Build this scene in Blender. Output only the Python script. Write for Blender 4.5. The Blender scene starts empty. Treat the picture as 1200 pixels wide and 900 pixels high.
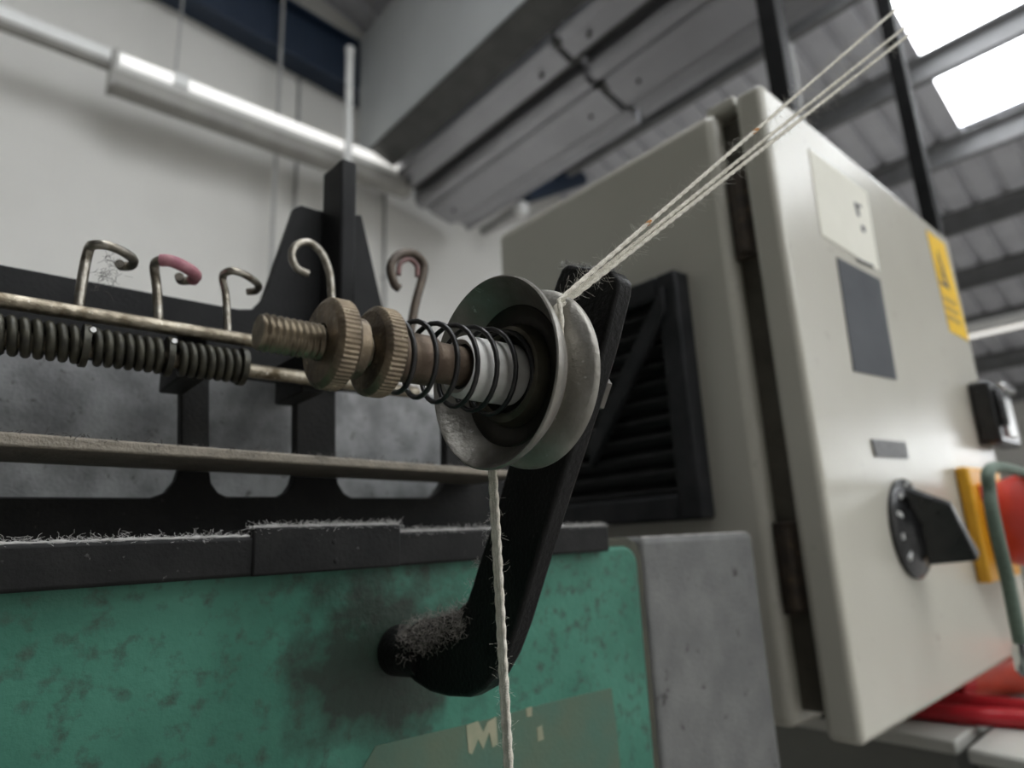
import bpy, bmesh, math, random
import numpy as np
from mathutils import Vector, Matrix, noise as mnoise
random.seed(7)

# ---------------------------------------------------------------- camera, world, light, exposure
H = 1.25                                            # height of the lens above the floor; shapes below are measured from the lens
FPX, YAW, PITCH, ROLL = 755.8, .84448, .23648, .04579
def _axes():
    cy, sy = math.cos(YAW), math.sin(YAW)
    X = np.array([sy, 0, cy]); Y = np.array([-cy, 0, sy]); Z = np.array([0, 1., 0])
    c, s = math.cos(PITCH), math.sin(PITCH); Rp = np.array([[1, 0, 0], [0, c, -s], [0, s, c]])
    c, s = math.cos(ROLL), math.sin(ROLL); Rr = np.array([[c, -s, 0], [s, c, 0], [0, 0, 1]])
    M = Rr @ Rp
    return np.array([M @ X, M @ Y, M @ Z])
AX = _axes()
sc = bpy.context.scene
COL = sc.collection
cam_d = bpy.data.cameras.new('camera'); cam = bpy.data.objects.new('camera', cam_d); COL.objects.link(cam)
cam_d.sensor_fit = 'HORIZONTAL'; cam_d.sensor_width = 36; cam_d.lens = FPX / 1200 * 36
cam_d.clip_start = .01; cam_d.clip_end = 60
r_, u_, f_ = AX[:, 0], AX[:, 1], AX[:, 2]           # camera right, up, forward in the room's axes
m = Matrix(((r_[0], u_[0], -f_[0], 0), (r_[1], u_[1], -f_[1], 0), (r_[2], u_[2], -f_[2], H), (0, 0, 0, 1)))
cam.matrix_world = m
cam_d.dof.use_dof = True; cam_d.dof.focus_distance = .172; cam_d.dof.aperture_fstop = 10.5
sc.camera = cam
sc.view_settings.view_transform = 'Standard'; sc.view_settings.look = 'None'
sc.view_settings.gamma = 1; sc.view_settings.use_curve_mapping = False
sc.view_settings.exposure = 0.14
w = bpy.data.worlds.new('world'); sc.world = w; w.use_nodes = True
w.node_tree.nodes['Background'].inputs[0].default_value = (.75, .82, .9, 1)
w.node_tree.nodes['Background'].inputs[1].default_value = 1.0
SKY = 7.6                                           # brightness of the roof lights

def ray(u, v): return AX @ np.array([(u - 600) / FPX, (450 - v) / FPX, 1.])
def on(u, v, i, val): r = ray(u, v); return r * (val / r[i])     # point on a plane of the place (x, y or z fixed)
def onY(u, v, y): return on(u, v, 1, y)
def onX(u, v, x): return on(u, v, 0, x)
def onZ(u, v, z): return on(u, v, 2, z)
def dep(u, v, d): return ray(u, v) * d

# ---------------------------------------------------------------- materials
def nm(name):
    mt = bpy.data.materials.new(name); mt.use_nodes = True
    nt = mt.node_tree; return mt, nt, nt.nodes['Principled BSDF']
def N(nt, t, **kw):
    n = nt.nodes.new(t)
    for k, v in kw.items():
        if k in n.inputs: n.inputs[k].default_value = v
        else: setattr(n, k, v)
    return n
def ramp(nt, src, stops):
    r = nt.nodes.new('ShaderNodeValToRGB'); e = r.color_ramp.elements
    while len(e) < len(stops): e.new(.5)
    for k, (p, c) in enumerate(stops): e[k].position = p; e[k].color = (*c, 1)
    nt.links.new(src, r.inputs[0]); return r
def noise(nt, scale, detail=4, rough=.55, vec=None):
    tc = nt.nodes.new('ShaderNodeNewGeometry')
    n = N(nt, 'ShaderNodeTexNoise', Scale=scale, Detail=detail, Roughness=rough)
    nt.links.new(vec if vec else tc.outputs['Position'], n.inputs['Vector']); return n
def mat(name, base, rough=.5, metal=0, var=None, vscale=40, speck=None, sscale=300, sthr=(.62, .68), bump=0, bscale=600, spec=.5, rvar=0):
    """paint or metal: base colour, blotches of a second colour, specks of a third, fine relief"""
    mt, nt, b = nm(name); L = nt.links.new
    b.inputs['Roughness'].default_value = rough; b.inputs['Metallic'].default_value = metal
    b.inputs['Specular IOR Level'].default_value = spec
    b.inputs['Base Color'].default_value = (*base, 1)
    out = None
    if var:
        n = noise(nt, vscale); r = ramp(nt, n.outputs['Fac'], [(.35, base), (.68, var)]); out = r.outputs[0]
        if rvar:
            mr = N(nt, 'ShaderNodeMapRange'); mr.inputs[3].default_value = rough - rvar; mr.inputs[4].default_value = rough + rvar
            L(n.outputs['Fac'], mr.inputs[0]); L(mr.outputs[0], b.inputs['Roughness'])
    if speck:
        n2 = noise(nt, sscale, 5, .6); k = ramp(nt, n2.outputs['Fac'], [(sthr[0], (0, 0, 0)), (sthr[1], (1, 1, 1))])
        mx = nt.nodes.new('ShaderNodeMix'); mx.data_type = 'RGBA'
        L(k.outputs[0], mx.inputs[0])
        if out: L(out, mx.inputs[6])
        else: mx.inputs[6].default_value = (*base, 1)
        mx.inputs[7].default_value = (*speck, 1); out = mx.outputs[2]
    if out: L(out, b.inputs['Base Color'])
    if bump:
        n3 = noise(nt, bscale, 3); bp = N(nt, 'ShaderNodeBump', Strength=bump, Distance=.001)
        L(n3.outputs['Fac'], bp.inputs['Height']); L(bp.outputs[0], b.inputs['Normal'])
    return mt
M = {}
M['wall'] = mat('painted blockwork', (.76, .745, .705), .7, var=(.70, .685, .645), vscale=1.5)
def add_blocks(mt):
    nt = mt.node_tree; b = nt.nodes['Principled BSDF']; L = nt.links.new
    g = nt.nodes.new('ShaderNodeNewGeometry'); s = nt.nodes.new('ShaderNodeSeparateXYZ'); c = nt.nodes.new('ShaderNodeCombineXYZ')
    L(g.outputs['Position'], s.inputs[0]); L(s.outputs['X'], c.inputs[0]); L(s.outputs['Z'], c.inputs[1])
    t = N(nt, 'ShaderNodeTexBrick', Scale=1.0); L(c.outputs[0], t.inputs['Vector'])
    t.inputs['Brick Width'].default_value = .44; t.inputs['Row Height'].default_value = .225; t.inputs['Mortar Size'].default_value = .006
    t.inputs['Color1'].default_value = (1, 1, 1, 1); t.inputs['Color2'].default_value = (.97, .97, .97, 1); t.inputs['Mortar'].default_value = (.3, .3, .3, 1)
    bp = N(nt, 'ShaderNodeBump', Strength=.5, Distance=.004); L(t.outputs['Color'], bp.inputs['Height']); L(bp.outputs[0], b.inputs['Normal'])
add_blocks(M['wall'])
M['wall_dull'] = mat('dull brown grey sheeting', (.17, .165, .155), .7, var=(.13, .125, .118), vscale=1.5)  # unseen side wall, made dark to hold back light from the left
M['roof_dull'] = mat('dark roof sheet', (.20, .20, .205), .6, var=(.16, .16, .165), vscale=4)  # unseen slope, made dark to weaken the light from that side
M['floor'] = mat('worn concrete', (.33, .32, .30), .6, var=(.26, .25, .235), vscale=3, bump=.2, bscale=80)
M['roof'] = mat('grey roof sheet', (.62, .62, .65), .55, var=(.54, .54, .57), vscale=5)
M['purlin'] = mat('grey steel purlin', (.19, .19, .195), .5, var=(.15, .15, .15), vscale=9)
M['galv'] = mat('galvanised sheet', (.33, .33, .345), .32, .8, var=(.40, .40, .42), vscale=2.0, rvar=.02)
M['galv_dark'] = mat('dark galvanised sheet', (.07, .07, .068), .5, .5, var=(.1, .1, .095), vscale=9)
M['duct_face'] = mat('pale grey sheet', (.62, .64, .64), .5, var=(.57, .59, .59), vscale=3)
M['blue'] = mat('dark blue steel', (.012, .026, .055), .5, var=(.018, .034, .065), vscale=6)
M['white_enamel'] = mat('white enamel', (.86, .86, .84), .35, var=(.8, .8, .78), vscale=8)
M['lamp_grey'] = mat('grey lamp trough', (.34, .33, .30), .5, var=(.28, .27, .25), vscale=8)
M['pipe_grey'] = mat('grey conduit', (.42, .42, .41), .5, var=(.36, .36, .35), vscale=8)
M['black_post'] = mat('black steel', (.009, .009, .0095), .45, var=(.015, .015, .015), vscale=30, spec=.15)
M['cab'] = mat('pebble grey enamel', (.49, .468, .40), .26, var=(.46, .438, .37), vscale=7, speck=(.40, .38, .32), sscale=60, sthr=(.66, .72), bump=.12, bscale=900)
M['cab_edge'] = mat('dark brown seam', (.09, .08, .06), .7, var=(.05, .042, .03), vscale=35)
M['rust'] = mat('rusty hinge steel', (.025, .019, .013), .7, .2, var=(.06, .042, .027), vscale=90, speck=(.12, .075, .04), sscale=200, bump=.4)
M['vent'] = mat('black vent plastic', (.016, .017, .018), .5, var=(.03, .03, .032), vscale=50, bump=.15, spec=.15)
M['vent_slat'] = mat('black louvre plastic', (.012, .012, .012), .55, var=(.024, .024, .024), vscale=60, spec=.15)
M['paper'] = mat('off white paper', (.74, .72, .63), .75, var=(.70, .68, .59), vscale=25)
M['ink'] = mat('dark ink', (.05, .05, .06), .8, var=(.08, .08, .09), vscale=90)
M['screen'] = mat('dark grey display film', (.034, .038, .045), .45, var=(.06, .064, .072), vscale=14, spec=.2)
M['label_grey'] = mat('grey engraved label', (.16, .16, .16), .5, var=(.11, .11, .11), vscale=180)
M['yellow'] = mat('yellow label', (.80, .50, .02), .6, var=(.74, .45, .02), vscale=40, spec=.2)
M['amber'] = mat('amber yellow plastic', (.78, .40, .02), .38, var=(.70, .33, .015), vscale=30)
M['red'] = mat('red plastic', (.62, .05, .04), .35, var=(.55, .04, .03), vscale=30)
M['red_cable'] = mat('glossy red cable', (.55, .025, .035), .28, var=(.48, .02, .03), vscale=30)
M['orange_red'] = mat('orange red hose', (.60, .07, .03), .4, var=(.5, .05, .025), vscale=30)
M['cord'] = mat('grey green cord', (.12, .165, .125), .7, var=(.085, .12, .09), vscale=400, bump=.4)
M['knob'] = mat('black knob plastic', (.012, .012, .013), .25, var=(.02, .02, .02), vscale=60)
M['mark'] = mat('white dial print', (.75, .75, .73), .5, var=(.7, .7, .68), vscale=90)
M['chrome'] = mat('bright metal', (.7, .7, .7), .2, 1, var=(.6, .6, .6), vscale=60)
M['clear'] = mat('milky plastic', (.68, .68, .66), .3, var=(.6, .6, .58), vscale=30)
M['ped'] = mat('light grey trunking', (.50, .495, .45), .45, var=(.46, .455, .41), vscale=15)
M['ped_dark'] = mat('grey painted plinth', (.19, .19, .17), .55, var=(.16, .16, .145), vscale=15)
M['green'] = mat('worn green hammer paint', (.027, .118, .080), .42, var=(.05, .178, .125), vscale=26, spec=.3, speck=(.034, .07, .05), sscale=170, sthr=(.52, .7), bump=.35, bscale=420, rvar=.08)
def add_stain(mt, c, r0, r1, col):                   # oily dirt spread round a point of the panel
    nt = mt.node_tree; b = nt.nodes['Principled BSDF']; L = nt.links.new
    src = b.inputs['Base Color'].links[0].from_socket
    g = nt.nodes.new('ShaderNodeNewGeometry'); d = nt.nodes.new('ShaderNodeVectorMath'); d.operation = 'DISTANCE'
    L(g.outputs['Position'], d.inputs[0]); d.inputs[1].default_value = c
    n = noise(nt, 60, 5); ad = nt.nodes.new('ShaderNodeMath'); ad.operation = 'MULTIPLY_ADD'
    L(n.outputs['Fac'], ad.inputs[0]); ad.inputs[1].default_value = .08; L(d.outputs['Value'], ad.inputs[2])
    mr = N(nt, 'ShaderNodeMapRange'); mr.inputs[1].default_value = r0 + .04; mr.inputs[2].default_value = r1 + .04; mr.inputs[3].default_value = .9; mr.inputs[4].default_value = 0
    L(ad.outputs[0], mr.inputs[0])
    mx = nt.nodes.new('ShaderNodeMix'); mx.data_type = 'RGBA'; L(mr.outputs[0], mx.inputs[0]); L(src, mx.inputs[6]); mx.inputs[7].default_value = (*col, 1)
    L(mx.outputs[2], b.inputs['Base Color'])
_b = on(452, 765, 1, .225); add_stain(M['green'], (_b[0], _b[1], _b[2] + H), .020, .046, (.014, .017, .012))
M['green_dark'] = mat('dark green sheet', (.035, .12, .09), .55, var=(.045, .15, .11), vscale=20)
M['tape'] = mat('old tape residue', (.040, .102, .070), .55, var=(.068, .096, .058), vscale=32, bump=.2)
M['tape_cream'] = mat('cream tape scraps', (.26, .25, .165), .7, var=(.19, .21, .135), vscale=120)
M['gasket'] = mat('dirty rubber seal', (.03, .03, .02), .8, var=(.05, .048, .03), vscale=70)
M['casting'] = mat('grey cast casing', (.105, .105, .102), .6, var=(.145, .145, .138), vscale=45, spec=.3, speck=(.035, .033, .03), sscale=105, sthr=(.63, .70), bump=.5, bscale=500)
M['strip'] = mat('dusty black strip', (.010, .010, .0097), .65, var=(.017, .0167, .016), vscale=60, speck=(.10, .10, .095), sscale=350, sthr=(.68, .76), bump=.3, spec=.15)
M['black_iron'] = mat('black iron', (.008, .008, .0075), .5, var=(.014, .0135, .0125), vscale=50, speck=(.07, .065, .06), sscale=260, sthr=(.68, .78), bump=.3, spec=.15)
M['black_sheet'] = mat('black sheet metal', (.010, .0102, .0105), .55, var=(.017, .0172, .0172), vscale=35, bump=.2, spec=.15)
M['arm'] = mat('black cast arm', (.007, .0067, .0064), .42, var=(.012, .0114, .0108), vscale=60, speck=(.06, .055, .05), sscale=420, sthr=(.68, .78), bump=.35, bscale=700, spec=.15)
M['brown_bar'] = mat('lint coated flat bar', (.24, .21, .165), .75, var=(.17, .15, .118), vscale=120, speck=(.24, .22, .19), sscale=500, bump=.6, bscale=800)
M['grey_metal'] = mat('mottled grey metal', (.14, .14, .14), .6, .1, var=(.30, .30, .30), vscale=55, speck=(.09, .085, .08), sscale=130, bump=.4)
M['rod'] = mat('tarnished plated rod', (.36, .32, .25), .36, .9, var=(.085, .066, .04), vscale=170, speck=(.5, .46, .38), sscale=420, bump=.4, rvar=.1)
M['hook'] = mat('tarnished hook wire', (.42, .395, .345), .34, .88, var=(.15, .128, .095), vscale=190, bump=.25)
M['hook_dark'] = mat('rusty hook wire', (.065, .05, .04), .5, .5, var=(.12, .095, .072), vscale=150, bump=.3)
M['liner'] = mat('pink wound liner', (.30, .11, .14), .6, var=(.42, .20, .22), vscale=260)
M['liner_dull'] = mat('dull pink liner', (.13, .065, .06), .6, var=(.2, .1, .09), vscale=260)
M['coil'] = mat('oily dark coil', (.02, .019, .014), .42, .5, var=(.055, .052, .036), vscale=230)
M['brass'] = mat('tarnished brass', (.21, .165, .112), .42, .8, var=(.105, .083, .06), vscale=160, speck=(.34, .29, .20), sscale=600, bump=.3, rvar=.1)
M['thread'] = mat('grimy threaded steel', (.27, .225, .16), .4, .85, var=(.12, .095, .065), vscale=260)
M['sleeve'] = mat('brown sleeve', (.10, .07, .05), .5, .6, var=(.16, .12, .085), vscale=160, bump=.3)
M['spring'] = mat('black spring wire', (.022, .022, .023), .32, .6, var=(.045, .042, .04), vscale=200)
M['bush'] = mat('white plastic bush', (.66, .65, .62), .5, var=(.5, .48, .44), vscale=120)
M['bore'] = mat('black fill', (.008, .008, .008), .7, var=(.015, .014, .013), vscale=80)
M['disc'] = mat('worn plated disc', (.30, .285, .255), .42, .7, var=(.20, .187, .162), vscale=85, speck=(.58, .56, .52), sscale=260, sthr=(.64, .74), bump=.3, bscale=500, rvar=.1)
M['disc_in'] = mat('grimy hub', (.022, .019, .015), .5, .5, var=(.05, .044, .034), vscale=130)
M['hub_ring'] = mat('dull hub ring', (.09, .08, .06), .45, .7, var=(.15, .135, .10), vscale=130)
M['nut'] = mat('dull steel nut', (.13, .12, .105), .5, .6, var=(.09, .082, .072), vscale=120)
M['yarn'] = mat('off white yarn', (.82, .78, .68), .9, var=(.62, .58, .48), vscale=500, bump=.6, bscale=2500)
M['fuzz'] = mat('pale fibres', (.66, .63, .56), .9, var=(.6, .57, .5), vscale=90)
M['lint'] = mat('grey lint', (.34, .33, .31), .95, var=(.26, .25, .235), vscale=120)
M['lint_light'] = mat('pale grey lint', (.40, .39, .37), .95, var=(.32, .31, .295), vscale=120)
M['lint_mid'] = mat('brownish lint', (.22, .20, .18), .95, var=(.15, .135, .12), vscale=120)
M['lint_dark'] = mat('dark lint', (.13, .12, .11), .95, var=(.08, .075, .068), vscale=120)
M['fleck'] = mat('orange brown fleck', (.45, .19, .04), .9, var=(.35, .15, .04), vscale=400)
def emit(name, col, s):
    mt, nt, b = nm(name); n = noise(nt, 2.0)
    r = ramp(nt, n.outputs['Fac'], [(.3, col), (.7, tuple(c * .96 for c in col))])
    nt.links.new(r.outputs[0], b.inputs['Emission Color']); b.inputs['Emission Strength'].default_value = s
    b.inputs['Base Color'].default_value = (.8, .8, .8, 1); return mt
M['sky_sheet'] = emit('daylit translucent sheet', (.94, .97, 1.0), SKY)
M['lamp_glow'] = emit('lit lamp diffuser', (1.0, .98, .93), .75)
M['tube'] = emit('lit tube', (1.0, .97, .9), .8)

# ---------------------------------------------------------------- mesh helpers
class MB:
    def __init__(s): s.v = []; s.f = []
    def add(s, vs, fs):
        o = len(s.v); s.v += [tuple(map(float, p)) for p in vs]; s.f += [tuple(i + o for i in q) for q in fs]; return s
    def box(s, x0, x1, y0, y1, z0, z1):
        vs = [(x, y, z) for x in (x0, x1) for y in (y0, y1) for z in (z0, z1)]
        return s.add(vs, [(0, 1, 3, 2), (4, 6, 7, 5), (0, 4, 5, 1), (2, 3, 7, 6), (0, 2, 6, 4), (1, 5, 7, 3)])
    def prism(s, poly, vec):
        n = len(poly); p = [np.array(q, float) for q in poly]; v = np.array(vec, float)
        vs = p + [q + v for q in p]
        return s.add(vs, [tuple(range(n))[::-1], tuple(range(n, 2 * n))] + [(i, (i + 1) % n, (i + 1) % n + n, i + n) for i in range(n)])
    def tube(s, path, r, n=8, caps=True, prof=None):
        P = [np.array(p, float) for p in path]; K = len(P)
        up = None; rings = []
        for i in range(K):
            t = P[min(i + 1, K - 1)] - P[max(i - 1, 0)]; t = t / (np.linalg.norm(t) + 1e-12)
            if up is None:
                a = np.array([0, 0, 1.]) if abs(t[2]) < .9 else np.array([1., 0, 0]); up = a
            up = up - t * np.dot(up, t); up /= np.linalg.norm(up) + 1e-12
            b = np.cross(t, up); ri = r(i) if callable(r) else (r[i] if hasattr(r, '__len__') else r)
            ring = []
            for k in range(n):
                a = 2 * math.pi * k / n; q = ri * (prof(i, a) if prof else 1)
                ring.append(P[i] + q * (math.cos(a) * up + math.sin(a) * b))
            rings += ring
        fs = [(i * n + k, i * n + (k + 1) % n, (i + 1) * n + (k + 1) % n, (i + 1) * n + k) for i in range(K - 1) for k in range(n)]
        if caps: fs += [tuple(range(n))[::-1], tuple(range((K - 1) * n, K * n))]
        return s.add(rings, fs)
    def lathe(s, o, prof, n=64, axis=0, closed=False, rad=None):
        """profile of (along, radius) turned about the x or y axis through o"""
        o = np.array(o, float); vs = []
        for i, (t, r) in enumerate(prof):
            for k in range(n):
                a = 2 * math.pi * k / n; q = r * (rad(i, k) if rad else 1)
                d = (t, q * math.cos(a), q * math.sin(a)) if axis == 0 else (q * math.cos(a), t, -q * math.sin(a)) if axis == 1 else (q * math.cos(a), q * math.sin(a), t)
                vs.append(o + d)
        K = len(prof)
        fs = [(i * n + k, (i + 1) * n + k, (i + 1) * n + (k + 1) % n, i * n + (k + 1) % n) for i in range(K - 1) for k in range(n)]
        if closed: fs += [((K - 1) * n + k, k, (k + 1) % n, (K - 1) * n + (k + 1) % n) for k in range(n)]
        else: fs += [tuple(range(n)), tuple(range((K - 1) * n, K * n))[::-1]]
        return s.add(vs, fs)
def wl(o):                                          # world position of an object's chain of parents
    v = Vector((0, 0, 0))
    while o: v += o.location; o = o.parent
    return v
def build(name, mb, mt, parent=None, smooth=None, bevel=0, seg=2, kind=None, label=None, cat=None, group=None, origin=None):
    me = bpy.data.meshes.new(name)
    V = np.array(mb.v) + np.array([0, 0, H])
    if parent: off = np.array(wl(parent)); loc = None
    else:
        off = np.array([(V[:, 0].min() + V[:, 0].max()) / 2, (V[:, 1].min() + V[:, 1].max()) / 2, V[:, 2].min()]) if origin is None else np.array(origin)
        loc = off
    me.from_pydata((V - off).tolist(), [], mb.f); me.update()
    bm = bmesh.new(); bm.from_mesh(me); bmesh.ops.recalc_face_normals(bm, faces=bm.faces); bm.to_mesh(me); bm.free()
    me.materials.append(M[mt] if isinstance(mt, str) else mt)
    o = bpy.data.objects.new(name, me); COL.objects.link(o)
    if parent: o.parent = parent
    else: o.location = loc
    if smooth is not None:
        me.shade_smooth(); me.set_sharp_from_angle(angle=math.radians(smooth))
    if bevel:
        b = o.modifiers.new('bevel', 'BEVEL'); b.width = bevel; b.segments = seg; b.limit_method = 'ANGLE'; b.angle_limit = math.radians(35)
        me.shade_smooth(); me.set_sharp_from_angle(angle=math.radians(50))
    tag(o, label, cat, group, kind); return o
def tag(o, label=None, cat=None, group=None, kind=None):
    if label: o['label'] = label
    if cat: o['category'] = cat
    if group: o['group'] = group
    if kind: o['kind'] = kind
def thing(name, label, cat, loc, group=None):       # Empty at the thing's base (loc measured from the lens)
    o = bpy.data.objects.new(name, None); COL.objects.link(o); o.empty_display_size = .02
    o.location = (loc[0], loc[1], loc[2] + H); tag(o, label, cat, group); return o
def rep(o, d, parent=None):                         # a copy sharing the mesh, shifted by d
    c = o.copy(); COL.objects.link(c); c.location = o.location + Vector(d)
    if parent: c.parent = parent
    return c
def smoothpath(pts, n=8):                           # Catmull-Rom through the points
    P = [np.array(p, float) for p in pts]; P = [2 * P[0] - P[1]] + P + [2 * P[-1] - P[-2]]; out = []
    for i in range(1, len(P) - 2):
        for k in range(n):
            t = k / n; a, b, c, d = P[i - 1], P[i], P[i + 1], P[i + 2]
            out.append(.5 * ((2 * b) + (-a + c) * t + (2 * a - 5 * b + 4 * c - d) * t * t + (-a + 3 * b - 3 * c + d) * t ** 3))
    out.append(P[-2]); return out
def hairs(mb, base, n, length, r, spread=(1, 1, 1), bias=(0, 0, .3), jit=.0008, seg=4, curl=.45):
    """curled fibres rooted near points of a list"""
    for _ in range(n):
        p = np.array(random.choice(base), float) + np.random.normal(0, jit, 3)
        d = np.random.normal(0, 1, 3) * spread + np.array(bias); d /= np.linalg.norm(d)
        L = length * random.uniform(.4, 1.3); path = [p]
        for k in range(seg):
            d = d + np.random.normal(0, curl, 3) * spread; d /= np.linalg.norm(d); p = p + d * L / seg; path.append(p)
        mb.tube(path, r, 3, caps=False)
    return mb
np.random.seed(5)
def lerp(a, b, t): return np.array(a) * (1 - t) + np.array(b) * t

# ---------------------------------------------------------------- the hall
FL = -H
RS, RH = .33, 4.5                                   # roof pitch and its height over x = 0
def rz(x): return RH - RS * x if x > -3 else RH + 3 * RS + RS * (x + 3)
XE, XW, YN, YS = 9.6, -11.0, 3.8, -8.0
build('floor', MB().box(XW, XE, YS, YN, FL - .1, FL), 'floor', kind='structure', label='worn grey concrete factory floor')
def gable(y0, y1): return MB().prism([(XW, y0, FL), (XE, y0, FL), (XE, y0, rz(XE) + .1), (-3, y0, rz(-3) + .1), (XW, y0, rz(XW) + .1)], (0, y1 - y0, 0))
build('wall_back', gable(YN, YN + .15), 'wall', kind='structure', label='white painted block gable wall behind the machine')
build('wall_front', gable(YS - .15, YS), 'wall', kind='structure', label='white painted block gable wall behind the viewer')
build('wall_left', MB().box(XW - .15, XW, YS, YN, FL, rz(XW) + .1), 'wall_dull', kind='structure', label='dull grey sheeted side wall')
build('wall_right', MB().box(XE, XE + .15, YS, YN, FL, rz(XE) + .1), 'wall', kind='structure', label='white painted block wall below the low eaves')
# roof sheets: ribbed along the slope; roof lights are strips between them
SKYX = (-1.0, 5.27)
strips = [(-7.0, -5.9), (-4.6, -3.5), (-2.2, -1.1), (-.2, .89)]
def ribbed(y0, y1, xa, xb, up=0.0):
    mb = MB(); n = max(1, round((y1 - y0) / .20)); st = (y1 - y0) / n; prof = []
    for k in range(n):
        a = y0 + k * st; prof += [(a, 0), (a + st * .62, 0), (a + st * .70, .035), (a + st * .92, .035)]
    prof.append((y1, 0))
    xs = [xa, xb]
    vs = [(x, y, rz(x) + dz + up) for x in xs for (y, dz) in prof]; n2 = len(prof)
    vs += [(x, y, rz(x) + dz + up + .012) for x in xs for (y, dz) in prof]
    fs = [(i, i + 1, n2 + i + 1, n2 + i) for i in range(n2 - 1)] + [(2 * n2 + i, 3 * n2 + i, 3 * n2 + i + 1, 2 * n2 + i + 1) for i in range(n2 - 1)]
    return mb.add(vs, fs)
roofR = MB(); roofL = MB(); last = YS
for (a, b) in strips + [(YN, YN)]:
    for mb, xa, xb in ((roofR, -3, XE), (roofL, XW, -3)):
        if a > last: q = ribbed(last, a, xa, xb); mb.add(q.v, q.f)
    if b > a:
        xs = SKYX[1] if b > -2 else 8.9
        q = ribbed(a, b, xs, XE); roofR.add(q.v, q.f); q = ribbed(a, b, -3, SKYX[0]); roofR.add(q.v, q.f)
        q = ribbed(a, b, XW, -3); roofL.add(q.v, q.f)
    last = b
build('ceiling', roofR, 'roof', kind='structure', label='grey ribbed roof sheeting sloping down to the right')
build('ceiling_left', roofL, 'roof_dull', kind='structure', label='grey ribbed roof sheeting of the other slope')
n = 1
for (a, b) in strips:
    for xa, xb in ((SKYX[0], SKYX[1] if b > -2 else 8.9),):  # unseen strips lengthened to throw more light on the cabinet door
        build('window_%d' % n, MB().prism([(xa, a, rz(xa) + .02), (xb, a, rz(xb) + .02), (xb, a, rz(xb) + .03), (xa, a, rz(xa) + .03)], (0, b - a, 0)), 'sky_sheet', kind='structure', label='bright translucent roof light strip'); n += 1
build('window_%d' % n, MB().box(XE - .02, XE - .004, -3.1, -1.5, .55, 1.15), 'sky_sheet', kind='structure', label='added high window in the low eaves wall for a highlight on the door')  # unseen window, added to put a bright reflection on the cabinet door
for k_, (ya, yb, za, zc) in enumerate(((-3.16, -1.44, 1.15, 1.21), (-3.16, -1.44, .49, .55), (-3.16, -3.1, .55, 1.15), (-1.5, -1.44, .55, 1.15), (-2.33, -2.27, .55, 1.15))):
    build('trim_%d' % (40 + k_), MB().box(XE - .05, XE, ya, yb, za, zc), 'white_enamel', kind='structure', label='white frame bar of the added high window')
# purlins: channel sections along the building
PX0, PD = 4.60, .77
def channel(x):
    z = rz(x) - .005
    return MB().prism([(x, YS, z), (x - .07, YS, z + .07 * RS), (x - .07, YS, z + .07 * RS - .012), (x - .012, YS, z - .012), (x - .012, YS, z - .15), (x - .06, YS, z - .15), (x - .06, YS, z - .162), (x, YS, z - .162)], (0, YN - YS, 0))
xp = PX0 - 5 * PD; k = 1
while xp < XE - .2:
    build('trim_%d' % k, channel(xp), 'purlin', kind='structure', label='grey steel roof purlin'); k += 1; xp += PD

# ---- blue beam along the gable wall
a0, a1 = onY(224, 8, 3.7), onY(400, 104, 3.7)
sl = (a1[2] - a0[2]) / (a1[0] - a0[0])
def zb(x): return a0[2] + sl * (x - a0[0])
t = thing('blue_roof_beam', 'dark blue steel beam along the top of the white wall', 'beam', (0, 3.7, zb(0)))
mb = MB(); xa, xb = -5, 2.02; hh = .42
mb.prism([(xa, 3.70, zb(xa)), (xb, 3.70, zb(xb)), (xb, 3.70, zb(xb) + hh), (xa, 3.70, zb(xa) + hh)], (0, .02, 0))
build('web', mb, 'blue', t)
for dz in (0, hh - .02):
    mb = MB().prism([(xa, 3.63, zb(xa) + dz), (xb, 3.63, zb(xb) + dz), (xb, 3.63, zb(xb) + dz + .02), (xa, 3.63, zb(xa) + dz + .02)], (0, .165, 0)); build('flange', mb, 'blue', t)
# ---- fluorescent lamp and its trunking
LY = 3.45
p0, p1 = onY(134, 68, LY), onY(446, 186, LY)
lz = p0[2]
t = thing('ceiling_batten_lamp', 'long white batten lamp with grey trough hung along the white wall', 'lamp', (p0[0], LY, lz))
xa, xb = p0[0], p1[0] + .25
build('lamp_body', MB().prism([(xa, LY, lz + .05), (xa, LY, lz - .02), (xa, LY + .02, lz - .05), (xa, LY + .10, lz - .05), (xa, LY + .10, lz + .05)], (xb - xa, 0, 0)), 'white_enamel', t, bevel=.006)
build('diffuser', MB().prism([(xa + .03, LY - .004, lz + .044), (xa + .03, LY - .004, lz - .018), (xa + .03, LY - .0002, lz - .019), (xa + .03, LY - .0002, lz + .046)], (xb - xa - .06, 0, 0)), 'lamp_glow', t)
build('trough', MB().prism([(xa, LY + .0, lz - .055), (xa, LY + .0, lz - .14), (xa, LY + .03, lz - .16), (xa, LY + .10, lz - .16), (xa, LY + .10, lz - .055)], (xb - xa, 0, 0)), 'lamp_grey', t, bevel=.006)
build('end_cap', MB().box(xa - .01, xa + .012, LY - .004, LY + .104, lz - .16, lz + .055), 'lamp_grey', t)
for x in (xa + .3, xb - .3): build('hanger', MB().tube([(x, LY + .05, lz + .05), (x, LY + .05, rz(x))], .006, 6), 'pipe_grey', t)
build('clip', MB().box(xa + .28, xa + .36, LY - .012, LY + .1, lz - .02, lz + .055), 'white_enamel', t)
t = thing('lamp_trunking', 'straight white trunking running left from the batten lamp', 'trunking', (p0[0] - 2.5, LY, lz - .02))
build('channel', MB().box(-5, xa - .012, LY + .01, LY + .09, lz - .01, lz + .055), 'white_enamel', t, bevel=.004)
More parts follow.
